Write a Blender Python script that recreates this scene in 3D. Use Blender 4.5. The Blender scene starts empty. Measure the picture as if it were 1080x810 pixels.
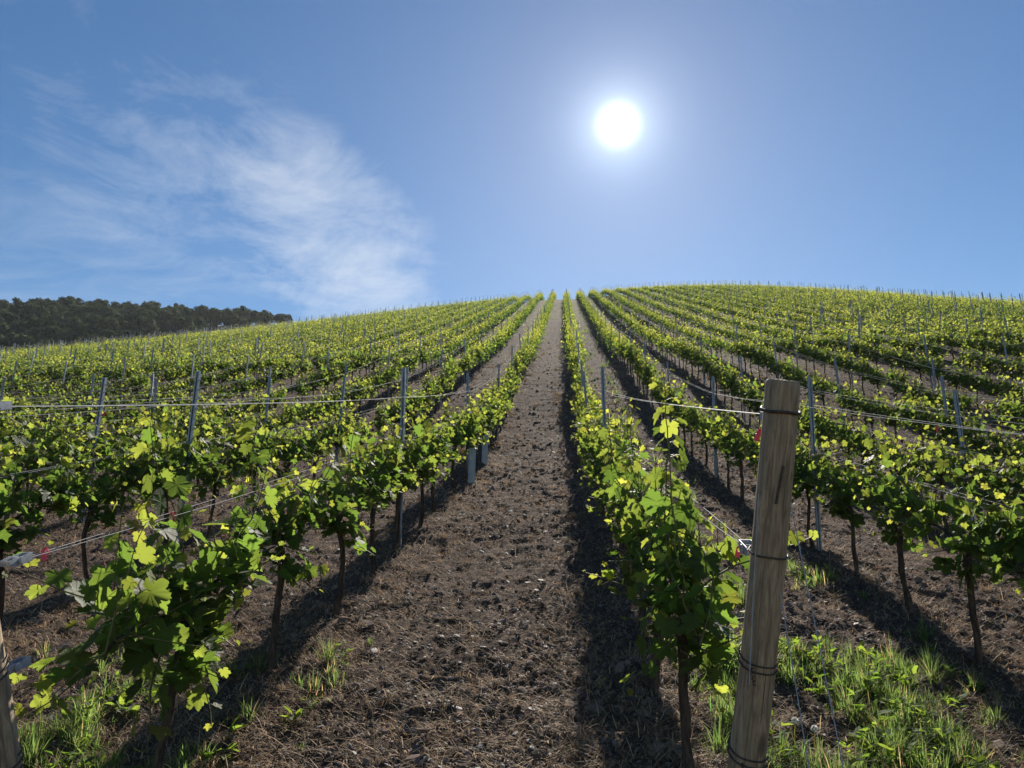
import bpy, math, random
import numpy as np
from mathutils import Vector, Matrix

D = bpy.data
SC = bpy.context.scene
COL = SC.collection
R = math.radians
rng = np.random.default_rng(7)
random.seed(7)

# ------------------------------------------------------------------ camera
CAM_PITCH, CAM_YAW, CAM_H = 13.0, 4.2, 1.6
FPX = 780.0
cd = D.cameras.new('camera'); cam = D.objects.new('camera', cd); COL.objects.link(cam)
cd.lens, cd.sensor_width, cd.sensor_fit = 26.0, 36.0, 'HORIZONTAL'
cd.clip_start, cd.clip_end = 0.05, 6000
cam.location = (0, 0, CAM_H); cam.rotation_euler = (R(90 + CAM_PITCH), 0, R(CAM_YAW))
SC.camera = cam

# ------------------------------------------------------------------ sky and sun
SUN_AZ, SUN_EL = 4.9, 32.0
SUN_DIR = Vector((math.sin(R(SUN_AZ)) * math.cos(R(SUN_EL)), math.cos(R(SUN_AZ)) * math.cos(R(SUN_EL)), math.sin(R(SUN_EL))))
SKY_STRENGTH, SUN_STRENGTH, EXPOSURE = 0.054, 5.0, 0.86
w = D.worlds.new('World'); SC.world = w; w.use_nodes = True
nt = w.node_tree; N = nt.nodes; Lk = nt.links; N.clear()


def wn(t, **kw):
    n = N.new(t)
    for k, v in kw.items(): setattr(n, k, v)
    return n


def wm(op, a, b=None, c=None, clamp=False):
    n = wn('ShaderNodeMath', operation=op, use_clamp=clamp)
    for i, v in enumerate((a, b, c)):
        if v is None: continue
        if isinstance(v, (int, float)): n.inputs[i].default_value = v
        else: Lk.new(v, n.inputs[i])
    return n.outputs[0]


def wmix(fac, a, b, mode='MIX'):
    n = wn('ShaderNodeMix', data_type='RGBA', blend_type=mode)
    for s, v in ((n.inputs[0], fac), (n.inputs[6], a), (n.inputs[7], b)):
        if isinstance(v, (int, float)): s.default_value = v
        elif isinstance(v, tuple): s.default_value = v
        else: Lk.new(v, s)
    return n.outputs[2]


out = wn('ShaderNodeOutputWorld'); bg = wn('ShaderNodeBackground'); bg.inputs[1].default_value = SKY_STRENGTH
sky = wn('ShaderNodeTexSky', sky_type='NISHITA', sun_disc=False, sun_elevation=R(SUN_EL), sun_rotation=R(SUN_AZ),
         altitude=300, air_density=1.0, dust_density=0.15, ozone_density=2.6)
tc = wn('ShaderNodeTexCoord'); dirv = tc.outputs['Generated']
dot = wn('ShaderNodeVectorMath', operation='DOT_PRODUCT'); Lk.new(dirv, dot.inputs[0]); dot.inputs[1].default_value = SUN_DIR
cs = wm('MAXIMUM', dot.outputs['Value'], 0.0)
# wisps of cirrus low on the left, drawn on a high plane
sep = wn('ShaderNodeSeparateXYZ'); Lk.new(dirv, sep.inputs[0])
dz = wm('MAXIMUM', wm('ADD', sep.outputs[2], 0.06), 0.02)
comb = wn('ShaderNodeCombineXYZ'); Lk.new(wm('DIVIDE', sep.outputs[0], dz), comb.inputs[0]); Lk.new(wm('DIVIDE', sep.outputs[1], dz), comb.inputs[1])
mp = wn('ShaderNodeMapping'); Lk.new(comb.outputs[0], mp.inputs[0])
mp.inputs['Rotation'].default_value = (0, 0, R(28)); mp.inputs['Scale'].default_value = (1.7, 2.5, 1.0)
n1 = wn('ShaderNodeTexNoise'); Lk.new(mp.outputs[0], n1.inputs['Vector'])
n1.inputs['Scale'].default_value = 1.6; n1.inputs['Detail'].default_value = 9; n1.inputs['Roughness'].default_value = 0.62; n1.inputs['Distortion'].default_value = 0.7
n2 = wn('ShaderNodeTexNoise'); Lk.new(comb.outputs[0], n2.inputs['Vector'])
n2.inputs['Scale'].default_value = 0.9; n2.inputs['Detail'].default_value = 3; n2.inputs['Distortion'].default_value = 0.4


def sky_blob(cdir, rx, ry, rot):
    """soft elliptical patch of sky about a direction; rx, ry in tangent units"""
    c = Vector(cdir).normalized(); ri = c.cross(Vector((0, 0, 1))).normalized(); up = ri.cross(c)
    a, b = math.cos(R(rot)), math.sin(R(rot))
    ax = (ri * a + up * b) / rx; ay = (up * a - ri * b) / ry
    d1 = wn('ShaderNodeVectorMath', operation='DOT_PRODUCT'); Lk.new(dirv, d1.inputs[0]); d1.inputs[1].default_value = ax
    d2 = wn('ShaderNodeVectorMath', operation='DOT_PRODUCT'); Lk.new(dirv, d2.inputs[0]); d2.inputs[1].default_value = ay
    d0 = wn('ShaderNodeVectorMath', operation='DOT_PRODUCT'); Lk.new(dirv, d0.inputs[0]); d0.inputs[1].default_value = c
    r2 = wm('ADD', wm('MULTIPLY', d1.outputs['Value'], d1.outputs['Value']), wm('MULTIPLY', d2.outputs['Value'], d2.outputs['Value']))
    front = wm('GREATER_THAN', d0.outputs['Value'], 0.0)
    return wm('MULTIPLY', wm('SUBTRACT', 1.0, r2, clamp=True), front)


def pix_dir(px, py):
    p, a = R(CAM_PITCH), R(CAM_YAW)
    f = Vector((-math.sin(a) * math.cos(p), math.cos(a) * math.cos(p), math.sin(p))); r = Vector((math.cos(a), math.sin(a), 0)); u = r.cross(f)
    return (f + r * ((px - 540) / FPX) - u * ((py - 405) / FPX)).normalized()


mp2 = wn('ShaderNodeMapping'); Lk.new(dirv, mp2.inputs[0]); mp2.inputs['Scale'].default_value = (4.2, 4.2, 7.5); mp2.inputs['Location'].default_value = (1.3, 2.2, .4)
n3 = wn('ShaderNodeTexNoise'); Lk.new(mp2.outputs[0], n3.inputs['Vector'])
n3.inputs['Scale'].default_value = 1.5; n3.inputs['Detail'].default_value = 11; n3.inputs['Roughness'].default_value = 0.66; n3.inputs['Distortion'].default_value = 0.55
b1 = sky_blob(pix_dir(362, 262), 0.20, 0.12, -48)
b2 = sky_blob(pix_dir(225, 190), 0.36, 0.20, -25)
wv = wm('ADD', wm('MULTIPLY', wm('SUBTRACT', n3.outputs[0], 0.5), 2.5), wm('MULTIPLY', wm('SUBTRACT', n1.outputs[0], 0.5), 0.9))
blob = wm('ADD', wm('MULTIPLY', b1, 0.52), wm('MULTIPLY', b2, 0.30))
cl = wm('MULTIPLY', wm('SUBTRACT', wm('ADD', wv, blob), 0.17), 1.15, clamp=True)
cl = wm('MULTIPLY', cl, wm('MULTIPLY', blob, 2.5, clamp=True))
veil = wm('MULTIPLY', wm('MULTIPLY', sky_blob(pix_dir(40, 270), 0.4, 0.12, 8), wm('MULTIPLY', wm('SUBTRACT', n1.outputs[0], 0.4), 2.0, clamp=True)), 0.3)
cl = wm('ADD', wm('MULTIPLY', cl, 0.52), veil, clamp=True)
hsv = wn('ShaderNodeHueSaturation'); Lk.new(sky.outputs[0], hsv.inputs['Color']); hsv.inputs['Saturation'].default_value = 1.22
skyc = wmix(cl, hsv.outputs[0], (8.2, 8.8, 9.6, 1))
# the sun itself and its aureole, part of the sky
disc = wm('MULTIPLY', wm('POWER', cs, 7000.0), 34.0)
aur = wm('ADD', wm('ADD', wm('MULTIPLY', wm('POWER', cs, 1100.0), 4.0), wm('MULTIPLY', wm('POWER', cs, 320.0), 2.0)),
         wm('MULTIPLY', wm('POWER', cs, 26.0), 0.12))
tot = wm('ADD', aur, disc)
glow = wmix(1.0, (0.90, 1.0, 1.06, 1), (1, 1, 1, 1), 'MULTIPLY')
vs = wn('ShaderNodeVectorMath', operation='SCALE'); Lk.new(glow, vs.inputs[0]); Lk.new(tot, vs.inputs['Scale'])
fin = wmix(1.0, skyc, vs.outputs[0], 'ADD')
Lk.new(fin, bg.inputs[0]); Lk.new(bg.outputs[0], out.inputs[0])

sd = D.lights.new('sun', 'SUN'); so = D.objects.new('sun', sd); COL.objects.link(so)
sd.energy, sd.angle, sd.color = SUN_STRENGTH, R(0.5), (1.0, 0.93, 0.82)
so.rotation_euler = (-SUN_DIR).to_track_quat('-Z', 'Y').to_euler(); so.location = (10, 100, 90)
SC.view_settings.view_transform = 'Standard'; SC.view_settings.look = 'None'
SC.view_settings.exposure = EXPOSURE; SC.view_settings.gamma = 1.0; SC.view_settings.use_curve_mapping = False
SC.cycles.max_bounces = 6; SC.cycles.diffuse_bounces = 3; SC.cycles.transmission_bounces = 4; SC.cycles.glossy_bounces = 2
SC.cycles.use_denoising = True; SC.cycles.sample_clamp_indirect = 4.0


# ------------------------------------------------------------------ helpers
def tag(o, label=None, cat=None, group=None, kind=None):
    if label: o['label'] = label
    if cat: o['category'] = cat
    if group: o['group'] = group
    if kind: o['kind'] = kind
    return o


def empty(name, loc=(0, 0, 0)):
    o = D.objects.new(name, None); COL.objects.link(o); o.location = loc; o.empty_display_size = 0.1
    return o


def obj(name, me, parent=None, loc=None):
    o = D.objects.new(name, me); COL.objects.link(o)
    if parent: o.parent = parent
    if loc is not None: o.location = loc
    return o


class Geo:
    """collects vertices, equal-sided faces, material slots and one colour attribute into one mesh"""
    def __init__(s): s.v, s.f, s.m, s.c, s.n = [], [], [], [], 0

    def add(s, V, F, mat=0, col=None):
        V = np.asarray(V, float).reshape(-1, 3); F = np.asarray(F, int)
        s.v.append(V); s.f.append(F + s.n); s.m.append(np.full(len(F), mat, int) if np.isscalar(mat) else mat)
        c = np.zeros((len(V), 4)); c[:, 3] = 1
        if col is not None: c[:, :3] = col
        s.c.append(c); s.n += len(V)

    def build(s, name, mats, smooth=False):
        me = D.meshes.new(name); V = np.concatenate(s.v)
        me.vertices.add(len(V)); me.vertices.foreach_set('co', V.astype(np.float32).ravel())
        lv = np.concatenate([f.ravel() for f in s.f]); tot = np.concatenate([np.full(len(f), f.shape[1]) for f in s.f])
        me.loops.add(len(lv)); me.loops.foreach_set('vertex_index', lv.astype(np.int32))
        me.polygons.add(len(tot)); st = np.concatenate([[0], np.cumsum(tot)[:-1]])
        me.polygons.foreach_set('loop_start', st.astype(np.int32)); me.polygons.foreach_set('loop_total', tot.astype(np.int32))
        me.polygons.foreach_set('material_index', np.concatenate(s.m).astype(np.int32))
        me.polygons.foreach_set('use_smooth', np.full(len(tot), smooth))
        a = me.attributes.new('tint', 'FLOAT_COLOR', 'POINT'); a.data.foreach_set('color', np.concatenate(s.c).astype(np.float32).ravel())
        for m in mats: me.materials.append(m)
        me.update(calc_edges=True); me.validate()
        return me


def tube(P, r, sides=6, cap=True):
    """tube along points P with radius r (scalar or per point): V, quads"""
    P = np.asarray(P, float); n = len(P); r = np.broadcast_to(np.asarray(r, float), (n,))
    T = np.gradient(P, axis=0); T /= np.linalg.norm(T, axis=1)[:, None] + 1e-9
    ref = np.array([0.0, 0.0, 1.0]) if abs(T[:, 2]).mean() < 0.8 else np.array([1.0, 0.0, 0.0])
    A = np.cross(T, ref); A /= np.linalg.norm(A, axis=1)[:, None] + 1e-9; B = np.cross(T, A)
    th = np.linspace(0, 2 * math.pi, sides, endpoint=False)
    V = (P[:, None] + r[:, None, None] * (A[:, None] * np.cos(th)[None, :, None] + B[:, None] * np.sin(th)[None, :, None])).reshape(-1, 3)
    i = np.arange(n - 1)[:, None] * sides; j = np.arange(sides)[None]; k = (j + 1) % sides
    F = np.stack([i + j, i + k, i + sides + k, i + sides + j], -1).reshape(-1, 4)
    return V, F


def add_tube(g, P, r, sides=6, mat=0, col=None, cap=False):
    V, F = tube(P, r, sides); g.add(V, F, mat, col)
    if cap:
        for e, c in ((0, P[0]), (len(P) - 1, P[-1])):
            ring = V[e * sides:(e + 1) * sides]; VV = np.vstack([ring, c])
            g.add(VV, [[q, (q + 1) % sides, sides] for q in range(sides)], mat, col)


def add_box(g, c, s, mat=0, M=None, col=None):
    x, y, z = np.asarray(s) / 2.0
    V = np.array([[-x, -y, -z], [x, -y, -z], [x, y, -z], [-x, y, -z], [-x, -y, z], [x, -y, z], [x, y, z], [-x, y, z]])
    if M is not None: V = V @ np.asarray(M).T
    g.add(V + np.asarray(c), [[0, 3, 2, 1], [4, 5, 6, 7], [0, 1, 5, 4], [1, 2, 6, 5], [2, 3, 7, 6], [3, 0, 4, 7]], mat, col)


_tab = np.random.default_rng(11).random((256, 256))


def vnoise(x, y):
    xi = np.floor(x).astype(int); yi = np.floor(y).astype(int); u = x - xi; v = y - yi
    u = u * u * (3 - 2 * u); v = v * v * (3 - 2 * v)
    a = _tab[xi & 255, yi & 255]; b = _tab[(xi + 1) & 255, yi & 255]; c = _tab[xi & 255, (yi + 1) & 255]; d = _tab[(xi + 1) & 255, (yi + 1) & 255]
    return (a * (1 - u) + b * u) * (1 - v) + (c * (1 - u) + d * u) * v - 0.5


# ------------------------------------------------------------------ lie of the land
PY = np.array([-30, -10, 0, 3, 5, 7, 12, 17, 24, 40, 58, 80, 100, 114, 124, 134, 146, 175, 260, 400, 700, 2500.0])
PZ = np.array([-6, -2.2, 0, .66, 1.15, 1.62, 2.8, 4.3, 7.0, 12.9, 20.0, 28.7, 36.8, 41.8, 44.4, 45.4, 45.2, 40, 15, 0, -10, -20.0])
_h = np.diff(PY); _d = np.diff(PZ) / _h
_m = np.concatenate([[_d[0]], (_d[:-1] * _h[1:] + _d[1:] * _h[:-1]) / (_h[1:] + _h[:-1]), [_d[-1]]])


def profile(y):
    y = np.clip(np.asarray(y, float), PY[0], PY[-1] - 1e-6); i = np.clip(np.searchsorted(PY, y, side='right') - 1, 0, len(PY) - 2)
    h = _h[i]; t = (y - PY[i]) / h; t2 = t * t; t3 = t2 * t
    return (2 * t3 - 3 * t2 + 1) * PZ[i] + (t3 - 2 * t2 + t) * h * _m[i] + (-2 * t3 + 3 * t2) * PZ[i + 1] + (t3 - t2) * h * _m[i + 1]


def base_z(x, y):
    x = np.asarray(x, float); y = np.asarray(y, float)
    t = np.clip((y - 6) / 110.0, 0, 1.25)
    left = np.clip(-x - 2, 0, 400); right = np.clip(x - 2, 0, 400)
    side = -left ** 1.12 * 0.071 * t + (0.105 * right - 0.0033 * right ** 2) * np.clip(t, 0, 1)
    q = np.clip(x - .5, 0, None); side = side - np.minimum(.095 * q, .34) * np.clip((24 - y) / 14, 0, 1) ** 1.5
    return profile(y) + np.where(np.abs(x) > 160, np.clip(side, -60, 3), side)


ROW0_L, ROW0_R, GAP = -1.57, 0.43, 2.0


def row_x(side, k): return (ROW0_L - GAP * k) if side == 'L' else (ROW0_R + GAP * k)


def row_dist(x):
    """distance to the nearest vine row"""
    q = (np.asarray(x) - ROW0_R) / GAP
    return np.abs(q - np.round(q)) * GAP


def clods(x, y, step=0.01):
    z = np.zeros_like(x); am = [(1.7, .035), (.62, .030), (.27, .034), (.13, .034), (.062, .026), (.033, .016)]
    rough = 0.62 + 0.9 * np.clip(vnoise(x * .8 + 9, y * .5 + 4) + .3, 0, .8)
    for q, (lam, a) in enumerate(am):
        n = vnoise(x / lam + 17.3 * q, y / lam + 5.1 * q)
        if q >= 2: n = 0.5 - np.abs(n) * 2.2 + 0.6 * n
        z += n * a * (rough if q >= 2 else 1) / (1 + (step / (lam * 0.5)) ** 4)
    z += 0.05 * np.exp(-(row_dist(x) / 0.28) ** 2)
    return z


def ground_z(x, y):
    x = np.asarray(x, float); y = np.asarray(y, float)
    return base_z(x, y) + clods(x, y, np.maximum(0.0095, .0038 * np.abs(y)))


ORIG = float(base_z(0, 0)); cam.location.z = ORIG + CAM_H
_f = np.array(cam.matrix_basis.to_3x3() if False else Matrix.Rotation(R(CAM_YAW), 3, 'Z') @ Matrix.Rotation(R(90 + CAM_PITCH), 3, 'X'))


def project(P):
    """pixel of the 1080x810 photograph and depth"""
    q = (np.asarray(P, float) - np.array(cam.location)) @ _f
    d = -q[..., 2]; return 540 + FPX * q[..., 0] / np.maximum(d, 1e-3), 405 - FPX * q[..., 1] / np.maximum(d, 1e-3), d


# ------------------------------------------------------------------ materials
def material(name):
    m = D.materials.new(name); m.use_nodes = True; t = m.node_tree
    b = t.nodes['Principled BSDF']; return m, t, b


class NT:
    def __init__(s, t): s.t = t

    def n(s, ty, **kw):
        q = s.t.nodes.new(ty); ins = kw.pop('ins', {})
        for k, v in kw.items(): setattr(q, k, v)
        for k, v in ins.items():
            if hasattr(v, 'is_output'): s.t.links.new(v, q.inputs[k])
            else: q.inputs[k].default_value = v
        return q

    def noise(s, vec, scale, detail=4, rough=.55, dist=0.0):
        return s.n('ShaderNodeTexNoise', ins={'Vector': vec, 'Scale': scale, 'Detail': detail, 'Roughness': rough, 'Distortion': dist}).outputs[0]

    def math(s, op, a, b=0.0, clamp=False): return s.n('ShaderNodeMath', operation=op, use_clamp=clamp, ins={0: a, 1: b}).outputs[0]

    def mix(s, f, a, b, mode='MIX'):
        return s.n('ShaderNodeMix', data_type='RGBA', blend_type=mode, ins={0: f, 6: a, 7: b}).outputs[2]

    def ramp(s, f, a, b): return s.n('ShaderNodeMapRange', interpolation_type='SMOOTHSTEP', ins={0: f, 1: a, 2: b, 3: 0.0, 4: 1.0}).outputs[0]

    def bump(s, h, strength, dist): return s.n('ShaderNodeBump', ins={'Height': h, 'Strength': strength, 'Distance': dist}).outputs[0]

    def link(s, a, b): s.t.links.new(a, b)


def C(r, g, b): return (r, g, b, 1.0)


def soil_mat():
    m, t, b = material('soil'); k = NT(t)
    p = k.n('ShaderNodeNewGeometry').outputs['Position']; sx = k.n('ShaderNodeSeparateXYZ', ins={0: p})
    big = k.noise(p, 0.7, 4, .6); mid = k.noise(p, 4.5, 6, .65); fine = k.noise(p, 38, 6, .7); grit = k.noise(p, 150, 4, .7)
    c = k.mix(k.ramp(fine, .35, .68), C(.062, .046, .041), C(.190, .138, .108))
    c = k.mix(k.math('MULTIPLY', k.ramp(mid, .50, .66), .8), c, C(.215, .145, .092))
    c = k.mix(k.math('MULTIPLY', k.ramp(grit, .60, .74), .5), c, C(.20, .185, .18))
    c = k.mix(k.math('MULTIPLY', k.ramp(big, .45, .7), .30), c, C(.085, .068, .062))
    # a dry grassy headland higher up the slope
    head = k.math('MULTIPLY', k.ramp(k.math('ADD', sx.outputs[1], k.math('MULTIPLY', big, 5.0)), 63.0, 66.0), .8)
    dry = k.mix(k.ramp(k.noise(p, 1.6, 5, .6), .35, .65), C(.07, .08, .03), C(.21, .16, .085))
    c = k.mix(head, c, dry)
    k.link(c, b.inputs['Base Color']); b.inputs['Roughness'].default_value = 1.0; b.inputs['Specular IOR Level'].default_value = .04
    h = k.math('ADD', k.math('MULTIPLY', fine, .75), k.math('ADD', k.math('MULTIPLY', grit, .3), k.math('MULTIPLY', mid, .6)))
    rowy = k.noise(k.n('ShaderNodeMapping', ins={'Vector': p, 'Scale': (1.2, 3.2, 1)}).outputs[0], 2.2, 6, .65)
    h = k.math('ADD', h, k.math('MULTIPLY', rowy, 1.6))
    k.link(k.bump(h, 1.0, .05), b.inputs['Normal'])
    return m


def leaf_mat(name='vine_leaf', gain=1.0, transl=.56, dark=C(.040, .070, .018), young=C(.12, .14, .024),
             tdark=C(.155, .255, .035), tyoung=C(.60, .60, .08), rough=.62):
    m, t, b = material(name); k = NT(t)
    at = k.n('ShaderNodeAttribute', attribute_name='tint'); s = k.n('ShaderNodeSeparateColor', ins={0: at.outputs['Color']})
    age, vein, rnd = s.outputs[0], s.outputs[1], s.outputs[2]
    p = k.n('ShaderNodeNewGeometry').outputs['Position']
    pat = k.noise(p, 60, 4, .6)
    v = k.math('MULTIPLY', k.math('POWER', vein, 14.0), .5, True)
    c = k.mix(age, dark, young); tcl = k.mix(age, tdark, tyoung)
    var = k.math('ADD', .72, k.math('MULTIPLY', rnd, .6))
    c = k.mix(1.0, c, k.n('ShaderNodeCombineColor', ins={0: var, 1: var, 2: var}).outputs[0], 'MULTIPLY')
    tcl = k.mix(1.0, tcl, k.n('ShaderNodeCombineColor', ins={0: var, 1: var, 2: var}).outputs[0], 'MULTIPLY')
    c = k.mix(k.math('MULTIPLY', k.ramp(pat, .4, .7), .25), c, C(.09, .105, .035))
    c = k.mix(v, c, C(.15, .18, .06)); tcl = k.mix(k.math('MULTIPLY', v, .8), tcl, C(.30, .36, .06))
    k.link(c, b.inputs['Base Color']); b.inputs['Roughness'].default_value = rough; b.inputs['Specular IOR Level'].default_value = .36
    h = k.math('ADD', k.math('MULTIPLY', k.math('POWER', vein, 6.0), -.3), k.math('MULTIPLY', pat, .6))
    k.link(k.bump(h, .4, .008), b.inputs['Normal'])
    tr = k.n('ShaderNodeBsdfTranslucent', ins={'Color': tcl})
    mx = k.n('ShaderNodeMixShader', ins={0: transl, 1: b.outputs[0], 2: tr.outputs[0]})
    k.link(mx.outputs[0], t.nodes['Material Output'].inputs[0])
    return m


def simple_mat(name, c1, c2, scale, rough=.7, metal=0.0, bump=.3, bdist=.004, spec=.4, stretch=None):
    m, t, b = material(name); k = NT(t)
    p = k.n('ShaderNodeTexCoord').outputs['Object']
    if stretch: p = k.n('ShaderNodeMapping', ins={'Vector': p, 'Scale': stretch}).outputs[0]
    n = k.noise(p, scale, 6, .65)
    k.link(k.mix(k.ramp(n, .3, .7), c1, c2), b.inputs['Base Color'])
    b.inputs['Roughness'].default_value = rough; b.inputs['Metallic'].default_value = metal; b.inputs['Specular IOR Level'].default_value = spec
    k.link(k.bump(n, bump, bdist), b.inputs['Normal'])
    return m


def wood_mat():
    m, t, b = material('weathered_wood'); k = NT(t)
    p = k.n('ShaderNodeTexCoord').outputs['Object']
    g1 = k.noise(k.n('ShaderNodeMapping', ins={'Vector': p, 'Scale': (9, 9, 1.1)}).outputs[0], 7, 8, .7, .8)
    g2 = k.noise(k.n('ShaderNodeMapping', ins={'Vector': p, 'Scale': (30, 30, 1.1)}).outputs[0], 5, 6, .7)
    st = k.noise(p, 5.5, 5, .6, .6)
    c = k.mix(k.ramp(g1, .32, .7), C(.20, .143, .092), C(.51, .375, .235))
    c = k.mix(k.math('MULTIPLY', k.ramp(g2, .52, .66), .5), c, C(.12, .09, .062))
    c = k.mix(k.math('MULTIPLY', k.ramp(st, .52, .7), .5), c, C(.30, .29, .20))
    crack = k.ramp(k.noise(k.n('ShaderNodeMapping', ins={'Vector': p, 'Scale': (22, 22, .35)}).outputs[0], 3, 3, .5), .34, .29)
    c = k.mix(k.math('MULTIPLY', crack, .85), c, C(.03, .022, .016))
    vk = k.n('ShaderNodeTexVoronoi', ins={'Vector': k.n('ShaderNodeMapping', ins={'Vector': p, 'Scale': (8, 8, 3.6)}).outputs[0], 'Scale': 1.0, 'Randomness': 1.0}).outputs['Distance']
    knot = k.ramp(k.math('ADD', vk, k.math('MULTIPLY', k.math('SUBTRACT', g2, .5), .25)), .20, .10)
    c = k.mix(k.math('MULTIPLY', knot, .75), c, C(.075, .048, .03))
    # sawn top, weathered pale grey
    nz = k.n('ShaderNodeSeparateXYZ', ins={0: k.n('ShaderNodeTexCoord').outputs['Normal']}).outputs[2]
    c = k.mix(k.math('MULTIPLY', k.ramp(nz, .7, .9), .7), c, C(.36, .33, .30))
    k.link(c, b.inputs['Base Color']); b.inputs['Roughness'].default_value = .8; b.inputs['Specular IOR Level'].default_value = .3
    h = k.math('SUBTRACT', k.math('ADD', k.math('MULTIPLY', g1, .6), k.math('MULTIPLY', g2, .4)), crack)
    k.link(k.bump(h, .7, .006), b.inputs['Normal'])
    return m


def tint_mat(name, rough=.85, transl=0.0, spec=.3, tgain=1.6):
    """colour carried by the piece itself (each stone or straw has its own)"""
    m, t, b = material(name); k = NT(t)
    at = k.n('ShaderNodeAttribute', attribute_name='tint').outputs['Color']
    k.link(at, b.inputs['Base Color']); b.inputs['Roughness'].default_value = rough; b.inputs['Specular IOR Level'].default_value = spec
    if transl:
        tr = k.n('ShaderNodeBsdfTranslucent', ins={'Color': k.mix(1.0, at, C(tgain, tgain, tgain), 'MULTIPLY')})
        mx = k.n('ShaderNodeMixShader', ins={0: transl, 1: b.outputs[0], 2: tr.outputs[0]})
        k.link(mx.outputs[0], t.nodes['Material Output'].inputs[0])
    return m


M_SOIL = soil_mat()
M_LEAF = leaf_mat()
M_BARK = simple_mat('vine_bark', C(.030, .022, .018), C(.115, .085, .062), 9, .9, 0, .9, .008, .2, (6, 6, 1.0))
M_SHOOT = simple_mat('green_shoot', C(.10, .075, .03), C(.16, .17, .05), 20, .55)
M_STEEL = simple_mat('galvanised_steel', C(.22, .25, .29), C(.36, .40, .44), 14, .55, .55, .15, .002, .5)
M_WIRE = simple_mat('wire_steel', C(.30, .31, .33), C(.44, .45, .47), 30, .75, .1, .05, .001, .3)
M_DARKWIRE = simple_mat('rusty_wire', C(.05, .04, .035), C(.13, .10, .08), 40, .6, .6, .1, .001)
M_ALU = simple_mat('cast_aluminium', C(.28, .30, .33), C(.44, .46, .49), 30, .6, .25, .1, .001)
M_WOOD = wood_mat()
M_RED = simple_mat('red_plastic', C(.70, .05, .07), C(.80, .09, .12), 12, .4, 0, .05, .001, .5)
M_TUBE = simple_mat('pale_plastic', C(.36, .42, .44), C(.46, .52, .53), 8, .5, 0, .1, .002)
M_STRAW = tint_mat('dry_straw', .75, .3, .3, 1.2)
M_STONE = tint_mat('slate_stone', .7, 0, .25)
M_CLOD = tint_mat('soil_clod', 1.0, 0, .04)
M_GRASS = tint_mat('grass_blade', .7, .55, .15, 3.0)
M_WEED = leaf_mat('weed_leaf', 1, .5, C(.045, .085, .022), C(.085, .13, .03), C(.18, .32, .03), C(.36, .46, .05), .8)
M_CROWN = leaf_mat('forest_leaf', 1, .3, C(.028, .052, .034), C(.046, .078, .042), C(.04, .07, .018), C(.09, .12, .03), .8)

# ------------------------------------------------------------------ ground: one sheet to the horizon
def axis(lo, hi, fine_lo, fine_hi, step, grow):
    a = [fine_lo]
    while a[-1] < fine_hi: a.append(a[-1] + step)
    s = step
    while a[-1] < hi: s *= grow; a.append(a[-1] + s)
    l = [fine_lo]; s = step
    while l[-1] > lo: s *= grow; l.append(l[-1] - s)
    return np.array(l[:0:-1] + a)


gx = axis(-800, 800, -1.9, 2.6, .0095, 1.019)
gy = [1.5]
while gy[-1] < 850: gy.append(gy[-1] + max(.0095, .0038 * gy[-1]) * (1 if gy[-1] < 150 else 6))
gy = np.array([-30, -20, -12, -6, -2, 0, .6, 1.1, 1.35] + gy)
X, Y = np.meshgrid(gx, gy)
SX = np.broadcast_to(np.gradient(gx)[None], X.shape); SY = np.broadcast_to(np.gradient(gy)[:, None], X.shape)
Z = Zg = base_z(X, Y) + clods(X, Y, np.maximum(SX, SY))
nx, ny = len(gx), len(gy)
ii, jj = np.meshgrid(np.arange(nx - 1), np.arange(ny - 1)); q0 = (jj * nx + ii).ravel()
g = Geo(); g.add(np.stack([X.ravel(), Y.ravel(), Z.ravel()], 1), np.stack([q0, q0 + 1, q0 + nx + 1, q0 + nx], 1))
gr = obj('ground', g.build('ground', [M_SOIL], True)); tag(gr, kind='structure')

# ------------------------------------------------------------------ vine leaves
_half = [(0, 1.0), (7, .88), (12, .92), (18, .82), (23, .80), (30, .60), (38, .80), (42, .79), (48, .90), (55, .95), (62, .84), (68, .85), (75, .74), (80, .72), (88, .56), (98, .74), (104, .73), (113, .81), (124, .70), (131, .71), (145, .60), (158, .53), (172, .28)]
_pts = _half + [(-a, r) for a, r in _half[:0:-1]]
_th = np.radians([a for a, _ in _pts]); _rr = np.array([r for _, r in _pts])
LEAF_UV = np.vstack([[0, 0], np.stack([np.sin(_th) * _rr, np.cos(_th) * _rr], 1)])
LEAF_VEIN = np.concatenate([[1.0], [1.0 if abs(a) in (0, 55, 113) else (.25 if abs(a) in (7, 48, 62, 104, 124) else 0.0) for a, _ in _pts]])
_n = len(_pts)
LEAF_F = np.array([[0, 1 + i, 1 + (i + 1) % _n] for i in range(_n)])
# simpler outlines for leaves farther off
_p6 = [(0, 1.0), (30, .70), (58, .93), (90, .66), (118, .78), (165, .36)]; _p6 = _p6 + [(-a, r) for a, r in _p6[:0:-1]]
MID_UV = np.vstack([[0, 0], np.array([[math.sin(R(a)) * r, math.cos(R(a)) * r] for a, r in _p6])])
MID_F = np.array([[0, 1 + i, 1 + (i + 1) % len(_p6)] for i in range(len(_p6))])
MID_VEIN = np.concatenate([[1.0], [1.0 if abs(a) in (0, 58, 118) else 0.0 for a, _ in _p6]])
LOW_UV = np.array([[0, -.3], [.75, .15], [0, .95], [-.75, .15]]); LOW_F = np.array([[0, 1, 2], [0, 2, 3]]); LOW_VEIN = np.array([.5, 0, .5, 0])


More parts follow.
